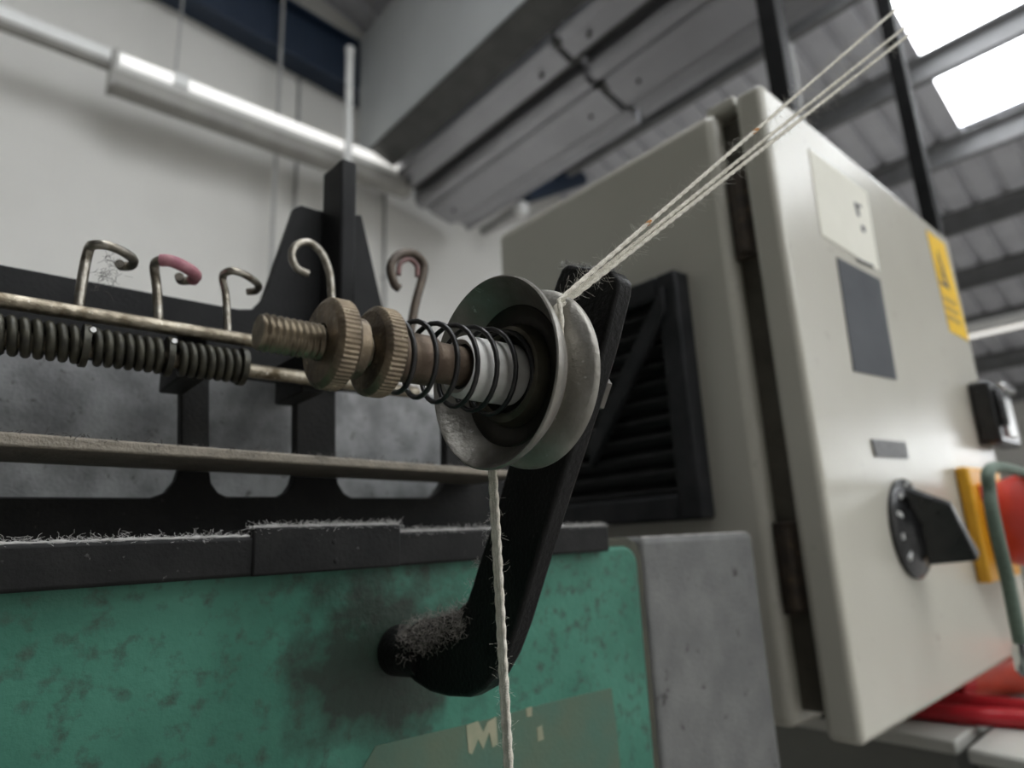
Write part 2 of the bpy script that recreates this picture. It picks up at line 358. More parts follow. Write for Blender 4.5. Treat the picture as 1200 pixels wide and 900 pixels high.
build('underside_shade', MB().box(-5, xa - .012, LY + .02, LY + .08, lz - .035, lz - .011), 'lamp_grey', t)  # grey colour stands for the shadow under the white channel
# ---- pole, conduits
q = onY(410, 60, 3.25)
t = thing('white_pole', 'slim white vertical pole in front of the batten lamp', 'pole', (q[0], 3.25, FL))
build('tube', MB().lathe((q[0], 3.25, 0), [(FL, .024), (q[2], .024)], 20, axis=2), 'white_enamel', t, smooth=40)
build('cap', MB().lathe((q[0], 3.25, 0), [(q[2] - .01, .028), (q[2] + .02, .028), (q[2] + .03, .02)], 20, axis=2), 'white_enamel', t, smooth=40)
build('foot_plate', MB().box(q[0] - .08, q[0] + .08, 3.17, 3.33, FL, FL + .012), 'white_enamel', t, bevel=.003)
def conduit(px, y, yb, yt, rr, label, mt='pipe_grey'):
    b, tp = onY(px, yb, y), onY(px, yt, y)
    t = thing('wall_conduit', label, 'conduit', (b[0], y, FL), 'thin conduits on the white wall')
    build('pipe', MB().lathe((b[0], y, 0), [(FL, rr), (tp[2], rr)], 10, axis=2), mt, t, smooth=40)
    for z in (np.arange(FL + .5, tp[2], 1.3) if y > 3.7 else (FL + .5,)): build('saddle', MB().box(b[0] - rr * 1.5, b[0] + rr * 1.5, y - rr * 1.1, YN, z, z + .02), mt, t)
conduit(346, 3.78, 240, 92, .012, 'thin grey conduit dropping from the blue beam past the lamp')
conduit(451, 3.78, 290, 160, .010, 'thin grey conduit on the white wall under the steel duct')
conduit(318, 3.60, 300, -30, .011, 'thin grey conduit crossing in front of the blue beam')
# ---- overhead duct with ribbed metal underside
DY0, DY1, DJ = -1.5, 3.6, onY(0, 0, 1)[1]
e0 = onY(421, 188, DY1); e1 = onY(418, 45, DY1)
u0 = onY(442, 210, DY1); u1 = onY(552, 273, DY1)
t = thing('overhead_duct', 'large grey sheet metal duct with ribbed underside hanging below the roof', 'duct', (e0[0], .5, u1[2]))
x0 = e0[0]; zt = e1[2]; zbm = e0[2]
def du(x): return u0[2] + (u1[2] - u0[2]) / (u1[0] - u0[0]) * (x - u0[0])
xr = u1[0] + .03
build('side_sheet', MB().box(x0 - .006, x0, DY0, DY1, zbm, zt), 'duct_face', t)
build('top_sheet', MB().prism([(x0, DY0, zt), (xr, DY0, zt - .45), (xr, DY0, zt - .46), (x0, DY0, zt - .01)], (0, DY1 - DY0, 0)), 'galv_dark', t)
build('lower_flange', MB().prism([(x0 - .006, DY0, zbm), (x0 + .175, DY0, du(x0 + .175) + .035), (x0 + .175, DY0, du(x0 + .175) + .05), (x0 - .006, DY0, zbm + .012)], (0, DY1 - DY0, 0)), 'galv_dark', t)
build('hanger_bar', MB().box(x0 + .02, xr - .02, .2, .26, zt - .5, zt - .47), 'galv_dark', t)
build('hanger_strap', MB().box(x0 + .05, x0 + .08, .2, .23, zt - .02, rz(x0 + .08)), 'galv_dark', t)
build('hanger_strap', MB().box(xr - .03, xr, .2, .23, zt - .46, rz(xr)), 'galv_dark', t)
yj = onX(663, 70, x0 + .3)[1]
def ex(px): return onY(px, 212 + (px - 442) * .555, DY1)[0]
def strip_(name, prof, mt, ya, yb, up):
    build(name, MB().prism([(x, ya, du(x) + z + up) for x, z in prof], (0, yb - ya, 0)), mt, t)
xs_ = [ex(p) for p in (453, 475, 486, 499, 501, 548)]
for ya, yb, up in ((DY0, yj - .014, .018), (yj + .014, DY1, 0)):
    a_, b_, c_, d_, e_, f2 = xs_
    strip_('underside_pan', [(a_, .09), (a_, .03), (a_ + .03, 0), (b_ - .02, -.012), (b_, .03), (b_, .09)], 'galv', ya, yb, up)
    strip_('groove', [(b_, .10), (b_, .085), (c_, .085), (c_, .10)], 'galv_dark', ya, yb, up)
    strip_('underside_rib', [(c_, .09), (c_, .01), (c_ + .02, -.03), (d_ - .02, -.03), (d_, -.01), (d_, .09)], 'galv', ya, yb, up)
    strip_('underside_pan', [(e_, .09), (e_, -.005), (e_ + .03, -.02), (f2 - .16, -.024), (f2 - .10, .02), (f2 - .03, .03), (f2, .0), (f2, .09)], 'galv', ya, yb, up)
    for x, y in (((a_ + b_) / 2, ya + .16), ((a_ + b_) / 2, yb - .16), (e_ + .12, ya + .16), (e_ + .12, yb - .16)):
        build('screw', MB().lathe((x, y, du(x) - .034 + up), [(0, .012), (.02, .012)], 10, axis=2), 'galv_dark', t)
for xa, xb in ((xs_[0] + .01, xs_[1] + .05), (xs_[4], xs_[5] - .05)):
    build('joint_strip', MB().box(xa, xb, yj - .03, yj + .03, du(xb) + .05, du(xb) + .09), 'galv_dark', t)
# small blue sign and white fitting seen past the duct
b0 = onY(640, 222, 3.4)
t = thing('blue_pipe_section', 'short blue pipe seen between the duct and the cabinet top', 'pipe', (b0[0] + .2, 3.5, b0[2]))
build('pipe', MB().tube([onY(612, 243, 3.5) + np.array([0, 0, .12]), onY(700, 200, 3.5)], .09, 16), 'blue', t, smooth=40)
build('hanger', MB().tube([onY(650, 212, 3.5), onY(650, 212, 3.5) + np.array([0, 0, .35])], .01, 6), 'blue', t)
q = onY(613, 243, 3.3)
t = thing('bulkhead_lamp', 'small white bulkhead lamp on the wall beside the cabinet top', 'lamp', q)
build('glass', MB().lathe((q[0], 3.30, q[2]), [(-.02, .02), (-.015, .05), (0, .06), (.05, .06)], 20, axis=1), 'white_enamel', t, smooth=40)
build('bracket', MB().box(q[0] - .03, q[0] + .03, 3.35, YN, q[2] - .03, q[2] + .03), 'pipe_grey', t)
# ---- black creel posts and the lamps below the roof, one of them added
def post(px, py, d, wd, top, label, strip):
    p = dep(px, py, d)
    t = thing('creel_post', label, 'post', (p[0], p[1], FL))
    build('upright', MB().box(p[0] - wd / 2, p[0] + wd / 2, p[1] - wd / 2, p[1] + wd / 2, FL, top), 'black_post', t, bevel=.003)
    build('foot_plate', MB().box(p[0] - .07, p[0] + .07, p[1] - .07, p[1] + .07, FL, FL + .01), 'black_post', t)
    if strip: build('side_conduit', MB().lathe((p[0] + wd / 2 + .008, p[1] - wd / 2 + .004, 0), [(FL, .006), (p[2] + .11, .006)], 10, axis=2), 'pipe_grey', t, smooth=40)
    return p
post(917, 100, 1.42, .043, 2.1, 'thick black steel post rising behind the top of the cabinet door', True)
post(1068, 150, 1.75, .036, 2.2, 'thinner black steel post standing before the bright roof light', False)
a, b = onX(1136, 392, 7.0), onX(1200, 373, 7.0)
for y0, y1, lab in ((b[1] - 2.0, a[1] + .4, 'lit tube lamp slung under the roof beyond the yellow label'), (b[1] - 5.0, b[1] - 2.6, 'added unseen tube lamp under the roof for a highlight on the door')):  # second lamp is unseen, added for a glow on the cabinet door
    t = thing('tube_lamp', lab, 'lamp', (7.0, (y0 + y1) / 2, a[2]))
    build('body', MB().box(6.97, 7.03, y0, y1, a[2] + .03, a[2] + .10), 'white_enamel', t, bevel=.004)
    build('tube', MB().lathe((7.0, 0, a[2] - .02), [(y0 + .02, .02), (y1 - .02, .02)], 14, axis=1), 'tube', t, smooth=40)
    for yy in (y0 + .5, y1 - .2): build('hanger', MB().box(6.995, 7.005, yy, yy + .01, a[2] + .1, rz(7)), 'pipe_grey', t)
    for yy in (y0, y1 - .03): build('tube_holder', MB().box(6.975, 7.025, yy, yy + .03, a[2] - .045, a[2] + .03), 'white_enamel', t)

# ---------------------------------------------------------------- control cabinet
CX0, CX1 = .452, .925
DYF, DYB, BY0, BY1 = .1947, .2185, .2375, .523
CZ0, CZ1 = -.1344, .3465
PZ = -.19                                           # top of the plinth under the cabinet
cab = thing('control_cabinet', 'pebble grey steel control cabinet with black vent and rotary switches', 'cabinet', (.69, .36, PZ))
build('body', MB().box(CX0, CX1, BY0, BY1, CZ0, CZ1), 'cab', cab, bevel=.009, seg=3)
build('seal', MB().box(CX0 + .012, CX1 - .012, DYB, BY0, CZ0 + .012, CZ1 - .012), 'cab_edge', cab)  # dark brown fill in the gap between door and body
build('door', MB().box(CX0, CX1, DYF, DYB, CZ0 - .002, CZ1), 'cab', cab, bevel=.005, seg=3)
build('rain_lip', MB().box(CX0 + .005, CX1 - .005, DYB + .002, BY0 + .01, CZ1 - .004, CZ1 + .006), 'cab', cab, bevel=.002)
for (ya, yb) in ((198, 300), (612, 722)):
    za = onX(866 if ya < 400 else 915, ya, CX0)[2]; zc = onX(872 if ya < 400 else 928, yb, CX0)[2]
    hg = build('hinge', MB().box(CX0 + .004, CX0 + .02, DYB, BY0, zc, za), 'rust', cab, bevel=.001)
    build('pin', MB().lathe((CX0 + .006, (DYB + BY0) / 2, 0), [(zc + .004, .0055), (za - .004, .0055)], 14, axis=2), 'rust', hg, smooth=40)
for x in (.72, .86):
    for y in (.32, .48): build('foot', MB().box(x - .02, x + .02, y - .02, y + .02, PZ, CZ0), 'black_post', cab)
# vent grille on the left side
v0, v1 = onX(803, 322, CX0), onX(840, 608, CX0)
vy, vz1, vz0 = v1[1], v0[2], v1[2]; vw = vz1 - vz0; vX = CX0 - .020
vent = MB(); fw = .020
for (ya, yb, za, zc) in ((vy, vy + fw, vz0, vz1), (vy + vw - fw, vy + vw, vz0, vz1), (vy + fw, vy + vw - fw, vz1 - fw, vz1), (vy + fw, vy + vw - fw, vz0, vz0 + fw)):
    # frame bars slope outwards like a picture frame
    vent.box(vX, CX0, ya, yb, za, zc)
vg = build('vent_grille', vent, 'vent', cab, bevel=.0025)
build('mesh_back', MB().box(CX0 - .004, CX0, vy + fw, vy + vw - fw, vz0 + fw, vz1 - fw), 'bore', vg)
ns = 11; sp = (vw - 2 * fw) / ns
sl0 = build('slat', MB().prism([(vX + .003, vy + fw, vz0 + fw + .002), (CX0 - .004, vy + fw, vz0 + fw + .011), (CX0 - .004, vy + fw, vz0 + fw + .0135), (vX + .003, vy + fw, vz0 + fw + .0045)], (0, vw - 2 * fw, 0)), 'vent_slat', vg)
for k in range(1, ns): rep(sl0, (0, 0, sp * k), vg)
d0, d1 = np.array([vX - .003, vy + fw * .6, vz1 - fw * .6]), np.array([vX - .003, vy + vw * .52, vz0 + vw * .36])
dd = np.array([0, .0, .016])
build('diagonal_bar', MB().prism([d0, d1, d1 - dd * 1.4, d0 - dd * 1.4], (.007, 0, 0)), 'vent', vg, bevel=.001)
# things on the door
def plate(px, th, name, mt, parent=cab, proud=.0, y=DYF, **kw):
    P = [onY(u, v, y) for u, v in px]; P = [np.array([p[0], y - proud, p[2]]) for p in P]
    return build(name, MB().prism(P, (0, -th, 0)), mt, parent, **kw)
pp = plate([(947, 175), (1015, 226), (1030, 318), (962, 275)], .0006, 'paper_notice', 'paper', label='off white paper notice with faint marks')
for px in ([(1000, 237), (1003, 239), (1007, 254), (1004, 253)], [(1003, 239), (1008, 241), (1008, 244), (1004, 243)], [(1008, 264), (1012, 266), (1013, 273), (1010, 272)], [(1003, 303), (1022, 311), (1023, 314), (1003, 306)]):
    plate(px, .0004, 'ink_mark', 'ink', pp, .0006)
plate([(980, 302), (1030, 328), (1050, 445), (1000, 435)], .001, 'display_window', 'screen', label='dark grey display window')
yl = plate([(1085, 270), (1106, 286), (1135, 400), (1113, 388)], .0008, 'warning_label', 'yellow', label='yellow warning label with black symbol')
plate([(1097, 293), (1112, 340), (1101, 332)], .0004, 'warning_triangle', 'ink', yl, .0008)
plate([(1098, 304), (1107, 332), (1101, 329)], .0004, 'triangle_field', 'yellow', yl, .0012)
plate([(1101, 312), (1104, 314), (1105, 328), (1103, 326)], .0003, 'flash_mark', 'ink', yl, .0016)
for k in range(3):
    o = 11 * k
    plate([(1104 + o * .22, 346 + o), (1119 + o * .24, 355 + o), (1120 + o * .24, 360 + o), (1105 + o * .22, 351 + o)], .0003, 'text_line', mat('faded print %d' % k, (.45, .27, .02), .6, var=(.3, .18, .02), vscale=400), yl, .0008)
plate([(1020, 515), (1059, 518), (1063, 538), (1025, 535)], .0015, 'name_plate', 'label_grey', label='small grey engraved plate')
# rotary knob
kc = onY(1064, 619, DYF); kr = (onY(1062, 560, DYF)[2] - onY(1066, 678, DYF)[2]) / 2
kx = kc[0]; kz = kc[2]
kn = build('rotary_knob', MB().lathe((kx, DYF, kz), [(0, kr), (-.003, kr), (-.005, kr * .93), (-.007, kr * .62), (-.010, kr * .5), (-.012, kr * .3)], 48, axis=1), 'knob', cab, smooth=35, label='black rotary dial with white marks')
def rotd(a): return np.array([math.sin(a), 0, math.cos(a)])
ka = math.radians(-28); da = rotd(ka); pa = rotd(ka + math.pi / 2)
c0 = np.array([kx, DYF - .008, kz]); L = kr * .92
gp = [c0 + da * L + pa * .004, c0 + da * L - pa * .004, c0 - da * L * .8 - pa * .0085, c0 - da * L * .8 + pa * .0085]
gm = MB(); topf = [c0 + da * L * .55 + pa * .003 + np.array([0, -.028, 0]), c0 + da * L * .55 - pa * .003 + np.array([0, -.028, 0]), c0 - da * L * .74 - pa * .006 + np.array([0, -.034, 0]), c0 - da * L * .74 + pa * .006 + np.array([0, -.034, 0])]
gm.add(gp + topf, [(0, 1, 2, 3), (7, 6, 5, 4), (0, 4, 5, 1), (1, 5, 6, 2), (2, 6, 7, 3), (3, 7, 4, 0)])
build('grip', gm, 'knob', kn, bevel=.0015)
for k in range(9):
    a = math.radians(-150 + k * 30 + 20); d = rotd(a); pq = rotd(a + math.pi / 2); c = np.array([kx, DYF - .0046, kz])
    r0, r1, wq = (.72, .90, .0016) if k % 2 == 0 else (.79, .87, .0022)
    build('dial_mark', MB().prism([c + d * kr * r0 + pq * wq, c + d * kr * r1 + pq * wq, c + d * kr * r1 - pq * wq, c + d * kr * r0 - pq * wq], (0, -.0022, 0)), 'mark', kn)
# isolator switch
isx0, isx1 = .752, .868; iz0, iz1 = -.060, .050
iso = build('isolator_plate', MB().box(isx0, isx1, DYF - .012, DYF, iz0, iz1), 'amber', cab, bevel=.003, label='amber square isolator plate')
icx, icz = (isx0 + isx1) / 2 + .004, (iz0 + iz1) / 2
build('red_handle', MB().lathe((icx, DYF - .012, icz), [(0, .036), (-.004, .040), (-.030, .047), (-.042, .048), (-.045, .044), (-.040, .036), (-.020, .033), (-.018, .005)], 40, axis=1), 'red', iso, smooth=40, label='red cup shaped isolator handle')
build('handle_bar', MB().box(icx - .028, icx + .028, DYF - .044, DYF - .030, icz - .007, icz + .007), 'red', iso, bevel=.002)
build('lock_tab', MB().box(isx0 + .020, isx0 + .034, DYF - .0135, DYF - .011, icz + .022, icz + .036), 'red', iso)
# door catch
cx0 = .862; cz0, cz1 = .078, .150
ct = build('door_catch', MB().box(cx0, cx0 + .085, DYF - .022, DYF, cz0, cz1), 'knob', cab, bevel=.004, label='black door catch with milky window')
build('catch_window', MB().box(cx0 + .022, cx0 + .060, DYF - .026, DYF - .021, cz0 + .008, cz0 + .054), 'clear', ct, bevel=.002)
build('catch_lever', MB().box(cx0 + .003, cx0 + .017, DYF - .030, DYF - .021, cz0 + .018, cz1 - .010), 'knob', ct, bevel=.005)
build('catch_top', MB().box(cx0 + .030, cx0 + .078, DYF - .030, DYF - .021, cz1 - .010, cz1 - .002), 'chrome', ct, bevel=.002)
# green cord hanging over the isolator
cy = DYF - .060
cp = [onY(1176, 552, cy), onY(1163, 548, cy), onY(1160, 580, cy), onY(1168, 625, cy), onY(1181, 680, cy), onY(1192, 735, cy), onY(1199, 768, cy)]
cp[0] = np.array([icx, DYF - .046, icz + .046])
t = thing('green_cord', 'grey green cord hanging from the red isolator handle', 'cord', cp[-1])
build('cord', MB().tube(smoothpath(cp, 8), .0046, 10), 'cord', t, smooth=50)
e = cp[-1]; build('metal_tip', MB().lathe((e[0], e[1], e[2]), [(-.014, .004), (-.010, .0065), (.004, .0065), (.008, .005)], 16, axis=2), 'chrome', t, smooth=40)

# ---- plinth, trunking, red cables
t = thing('cabinet_plinth', 'grey steel plinth box under the control cabinet', 'plinth', (.93, .39, FL))
build('casing', MB().box(.706, 1.16, .228, .55, FL, PZ - .012), 'ped_dark', t, bevel=.003)
build('top_cover', MB().box(.700, 1.165, .222, .555, PZ - .012, PZ), 'ped', t, bevel=.002)
t = thing('cable_trunking', 'light grey trunking box standing in front of the cabinet plinth', 'trunking', (.9, .17, FL))
build('casing', MB().box(.690, 1.16, .158, .206, FL, PZ - .012), 'ped_dark', t, bevel=.003)
build('lid', MB().box(.684, 1.165, .152, .210, PZ - .012, PZ), 'ped', t, bevel=.003)
for i, (px, r, mt, nme, lab) in enumerate([
    ([(1086, 838), (1130, 838), (1180, 841), (1240, 846), (1300, 845)], .0085, 'red_cable', 'red_cable', 'glossy red cable lying nearest on the grey plinth'),
    ([(1092, 832), (1140, 824), (1190, 829), (1245, 834), (1300, 832)], .0085, 'red_cable', 'red_cable', 'glossy red cable lying behind another on the grey plinth')]):
    P = [onZ(u, v, PZ + r) for u, v in px]
    P[0] = P[1] + (P[1] - P[2]) * .55 + np.array([0, .03, 0])
    build(nme, MB().tube(smoothpath(P, 8), r, 14), mt, smooth=50, label=lab, cat='cable', group='red cables on the plinth')
P = [onZ(u, v, PZ + .026) for u, v in [(1105, 792), (1150, 786), (1200, 784), (1260, 786), (1320, 790)]]
t = thing('red_hose', 'thick orange red hose under the right end of the cabinet', 'hose', (P[0][0], P[0][1], PZ))
build('hose', MB().tube(smoothpath(P, 8), .026, 24), 'orange_red', t, smooth=50)
build('end_cuff', MB().tube([P[0] - (P[1] - P[0]) * .05, P[0] + (P[1] - P[0]) * .25], .0275, 24), 'red_cable', t, smooth=50)

# ---------------------------------------------------------------- winding machine
PY = .225
XR = .2835                                          # right edge of the green panel
XL = -.30
mach = thing('winding_machine', 'green and black textile winding machine with grey end casing', 'machine', (.05, .40, FL))
build('body', MB().box(XL, .285, PY + .010, .60, FL, -.012), 'green_dark', mach, bevel=.004)
def rrect(x0, x1, z0, z1, r, y, corners=(1, 1, 1, 1)):
    out = []
    for (cx, cz, a0, c) in ((x1 - r, z1 - r, 0, corners[0]), (x0 + r, z1 - r, 90, corners[1]), (x0 + r, z0 + r, 180, corners[2]), (x1 - r, z0 + r, 270, corners[3])):
        for k in range(7):
            a = math.radians(a0 + 15 * k); out.append((cx + r * math.cos(a), y, cz + r * math.sin(a)))
    return out
ptop = onY(720, 642, PY)[2] + .0005
pan_ = build('front_panel', MB().prism(rrect(XL, XR, -.62, ptop, .010, PY), (0, .009, 0)), 'green', mach, bevel=.0018, label='worn green painted front panel')
build('panel_seal', MB().prism(rrect(XL - .003, XR + .0062, -.623, ptop + .0045, .012, PY + .002), (0, .012, 0)), 'gasket', mach, bevel=.001)
# tape residue and scraps on the panel
def pplate(px, th, name, mt, par, proud=0):
    P = [onY(u, v, PY - proud) for u, v in px]
    return build(name, MB().prism([np.array([p[0], PY - proud, p[2]]) for p in P], (0, -th, 0)), mt, par)
tp = pplate([(440, 874), (560, 846), (640, 824), (716, 806), (722, 850), (727, 905), (640, 925), (500, 950), (410, 960), (425, 900)], .0002, 'tape_residue', 'tape', pan_)
pplate([(546, 850), (560, 845), (566, 858), (571, 846), (581, 840), (583, 872), (577, 876), (573, 858), (566, 878), (560, 866), (553, 884), (549, 882)], .0002, 'tape_scrap', 'tape_cream', pan_, .0002)
pplate([(616, 830), (623, 828), (623, 839), (617, 840)], .0002, 'tape_scrap', 'tape_cream', pan_, .0002)
pplate([(629, 853), (635, 850), (637, 866), (630, 869)], .0002, 'tape_scrap', 'tape_cream', pan_, .0002)
# grey end casing
ctop = onY(815, 627, PY)[2]
cxr = onY(887, 640, PY)[0]
build('end_casing', MB().box(XR + .0068, cxr - .002, PY + .001, .56, FL, ctop), 'casting', mach, bevel=.0035, seg=3, label='grey speckled cast end casing')
# black edge strip on top of the panel
sz0, sz1 = onY(0, 704, PY - .006)[2], onY(0, 638, PY - .006)[2]
sz0 = (sz0 + onY(715, 642, PY - .006)[2]) / 2; sx1 = onY(714, 630, PY - .006)[0]
st = build('edge_strip', MB().box(XL, sx1, PY - .006, .30, sz0, sz1), 'strip', mach, bevel=.0012, label='black strip dusted with lint')
c0, c1 = onY(298, 620, PY - .007)[0], onY(470, 620, PY - .007)[0]
cv = build('cover_plate', MB().box(c0, c1, PY - .0070, .262, sz0 - .0001, sz1 + .0028), 'strip', mach, bevel=.0008)
for px, py in ((392, 635), (394, 657)):
    q = onY(px, py, PY - .0072); build('screw', MB().lathe((q[0], PY - .0072, q[2]), [(0, .0009), (-.0003, .0008), (-.0004, .0004)], 14, axis=1), 'strip', cv, smooth=40)
# lint along the strip
base = [(x, PY - .004 + random.uniform(-.001, .003), sz1) for x in np.linspace(-.05, c0, 120)] + [(x, PY - .004, sz1) for x in np.linspace(c1, sx1, 160)]
mb = hairs(MB(), base, 4200, .0030, .00006, (1.6, 1.2, .40), (0, 0, .1), .0006)
mb2 = hairs(mb, [(x, PY - .005, sz1 + .0028) for x in np.linspace(c0, c1, 100)], 1500, .0030, .00006, (1.6, 1.2, .40), (0, 0, .1), .0005)
build('lint', mb2, 'lint_light', st, kind='stuff')
def fluff(name, pts, par, mt='lint_light', seed=0):       # soft low ridge of matted lint
    mb = MB(); rs = np.random.RandomState(seed)
    P = [np.array(p, float) for p in pts]
    mb.tube(P, [h for h in rs.uniform(.0003, .0008, len(P))], 6); return build(name, mb, mt, par, smooth=60, kind='stuff')
fluff('lint_ridge', [(x, PY - .0042 + .0006 * math.sin(x * 900), sz1 + .0001) for x in np.arange(XL, c0, .0015)], st, seed=1)
fluff('lint_ridge', [(x, PY - .0042 + .0006 * math.sin(x * 700), sz1 + .0001) for x in np.arange(c1, sx1, .0015)], st, seed=2)
fluff('lint_ridge', [(x, PY - .0055 + .0005 * math.sin(x * 800), sz1 + .0029) for x in np.arange(c0, c1, .0015)], cv, seed=3)
fluff('lint_ridge', [(x, PY + .003 + .0006 * math.sin(x * 700), ctop + .0) for x in np.arange(XR + .008, cxr - .006, .002)], st, seed=4)
# slotted black plate
SY = .278
def S(u, v): p = onY(u, v, SY); return (p[0], SY, p[2])
pts = [S(628, 648), S(628, 470), S(523, 470), S(523, 553), S(520, 566), S(513, 577), S(504, 583), S(412, 583), S(404, 578), S(397, 567), S(394, 550), S(394, 436), S(347, 436), S(347, 550), S(343, 566), S(336, 577), S(326, 582), S(266, 582), S(256, 577), S(248, 566), S(246, 552), S(246, 436), S(212, 436), S(212, 545), S(206, 563), S(194, 577), S(176, 583)]
zlow = S(176, 583)[2]; z0 = S(628, 648)[2]
ptsL = [(XL, SY, zlow), (XL, SY, z0)]
build('slotted_plate', MB().prism(pts + ptsL, (0, .006, 0)), 'black_iron', mach, bevel=.0008, label='black slotted iron plate')
bk = onY(530, 400, .34)
build('backing_plate', MB().box(XL, onY(548, 500, .34)[0], .34, .346, -.01, onY(0, 395, .34)[2]), 'grey_metal', mach, bevel=.001, label='mottled grey metal backing plate')
# flat bar coated with lint
b0 = onY(0, 505, .237); b1 = onY(0, 530, .237)
b2 = onY(545, 547, .237); bs = (b2[2] - b0[2]) / (b2[0] - b0[0]); bx = onY(612, 550, .237)[0]
def bz(x): return b0[2] + bs * (x - b0[0])
fb = build('flat_bar', MB().prism([(XL, .237, bz(XL) - .0062), (bx, .237, bz(bx) - .0030), (bx, .237, bz(bx)), (XL, .237, bz(XL))], (0, .0395, 0)), 'brown_bar', mach, bevel=.0008, label='brown flat bar coated with lint')
base = [(x, .2372 + random.uniform(0, .003), bz(x) - .0005) for x in np.linspace(-.02, .18, 120)]
build('lint', hairs(MB(), base, 500, .003, .0001, (1.4, 1, .4), (0, 0, .2), .0005), 'lint_dark', fb, kind='stuff')
# upper rail with gusset and upright
GY = .288
def G(u, v): p = onY(u, v, GY); return (p[0], GY, p[2])
zr = G(0, 313)[2]; zr2 = G(290, 364)[2]; zrl = zr - .030
pts = [(XL, GY, zrl), (G(449, 400)[0], GY, zrl), G(450, 366), G(424, 252), G(372, 246), G(353, 240), G(345, 244), G(318, 322), G(308, 350), G(296, 362), (G(280, 362)[0], GY, zr2), (XL, GY, zr)]
build('rail_gusset', MB().prism(pts, (0, .005, 0)), 'black_sheet', mach, bevel=.0006, label='black rail with triangular gusset')
UY = .266
q0 = onY(401, 184, UY); q1 = onY(419, 190, UY)
build('upright', MB().prism([(q0[0], UY, zrl), (q0[0], GY, zrl), (q0[0], GY, onX(376, 206, q0[0])[2]), (q0[0], UY + .013, q0[2] + .0005), (q0[0], UY, q0[2])], (q1[0] - q0[0], 0, 0)), 'black_sheet', mach, bevel=.0015)
build('upright_block', MB().box(q0[0] + .001, q1[0] - .001, GY + .005, .34, zrl + .002, zrl + .03), 'black_sheet', mach)

# ---------------------------------------------------------------- thread guide rail
RY = .245
ru = onY(150, 376, RY)[2]; rl = onY(140, 414, RY)[2]
gr = thing('thread_guide_rail', 'tarnished guide rail with wire hooks and dark coil springs', 'guide rail', (.05, RY, rl - .007))
rxe = onY(500, 430, RY)[0]
build('upper_rod', MB().lathe((0, RY, ru), [(XL, .0024), (XL + .001, .0026), (rxe - .001, .0026), (rxe, .0022)], 24), 'rod', gr, smooth=40)
build('lower_rod', MB().lathe((0, RY, rl), [(XL, .0026), (XL + .001, .0028), (rxe - .006, .0028), (rxe - .005, .0022)], 24), 'rod', gr, smooth=40)
def pxx(u, v): return onY(u, v, RY)[0]
for px in (229, 371):
    x = pxx(px, 440); build('rod_support', MB().box(x - .0045, x + .0045, RY + .0035, SY, rl - .005, ru + .001), 'black_iron', gr, bevel=.0008)
segs = [(-140, -20), (-12, 92), (106, 189), (206, 279)]
for (a, b) in segs:
    xa, xb = pxx(a, 400 + a * .1), pxx(b, 400 + b * .1); turns = max(5, round((xb - xa) / .0032)); n = turns * 16
    path = [(xa + (xb - xa) * k / n, RY + .0052 * math.cos(2 * math.pi * k / 16), rl + .0010 + .0052 * math.sin(2 * math.pi * k / 16)) for k in range(n + 1)]
    build('coil_spring', MB().tube(path, .00145, 8), 'coil', gr, smooth=60)
for px in (98, 197, 284):
    x = pxx(px, 410); cl = build('collar', MB().lathe((x, RY, rl + .0010), [(-.0012, .0055), (-.0010, .0072), (.0010, .0072), (.0012, .0055)], 24), 'coil', gr, smooth=40)
    if px < 250:
        q = onY(px + 11 if px < 150 else px + 7, 387 if px < 150 else 400, RY - .006)
        build('set_screw', MB().lathe((q[0], RY - .006, q[2]), [(.003, .0013), (0, .0013), (-.0008, .0009)], 12, axis=1), 'chrome', cl, smooth=40)
def hook(shaft, loop, mode, mt, label, r=.00165, liner=None, lmt=None):
    """shaft pixels in the plane of the rods, then the curl: 'z' lies flat over the shaft, 'y' stands upright"""
    P = [onY(u, v, RY) for u, v in shaft]; P[0] = np.array([P[0][0], RY, ru])
    zt = P[-1][2]
    for u, v in loop:
        P.append(onZ(u, v, zt + .0004) if mode == 'z' else onY(u, v, RY))
    h = build('guide_hook', MB().tube(smoothpath(P, 6), r, 10), mt, gr, smooth=60, label=label)
    e = P[-1]
    if liner:
        Q = [P[i] for i in range(len(shaft) + liner[0], len(shaft) + liner[1])]
        build('liner', MB().tube(smoothpath(Q, 6), r * 1.35, 10), lmt, h, smooth=60)
    return h
hook([(93, 352), (97, 325), (104, 293)], [(111, 287), (127, 288), (144, 295), (156, 304), (154, 311), (143, 312), (140, 309)], 'z', 'hook', 'bright wire hook at the left end')
hook([(187, 370), (184, 340), (181, 312)], [(188, 305), (201, 306), (219, 314), (229, 322), (226, 328), (213, 329), (210, 324)], 'z', 'hook', 'wire hook with pink wound curl', liner=(0, 5), lmt='liner')
hook([(268, 384), (265, 350), (261, 325)], [(268, 318), (280, 319), (294, 326), (303, 335), (299, 341), (290, 342)], 'z', 'hook', 'plain wire hook beside the gusset', r=.00145)
hook([(391, 400), (388, 335), (383, 310)], [(375, 294), (361, 284), (347, 288), (342, 300), (348, 314), (361, 321)], 'y', 'hook', 'round wire hook before the black gusset', r=.00165)
hook([(474, 425), (486, 360), (495, 325)], [(496, 309), (484, 297), (467, 299), (458, 313), (462, 332), (468, 338)], 'y', 'hook_dark', 'rusty wire hook standing by the brass nut', r=.0021)
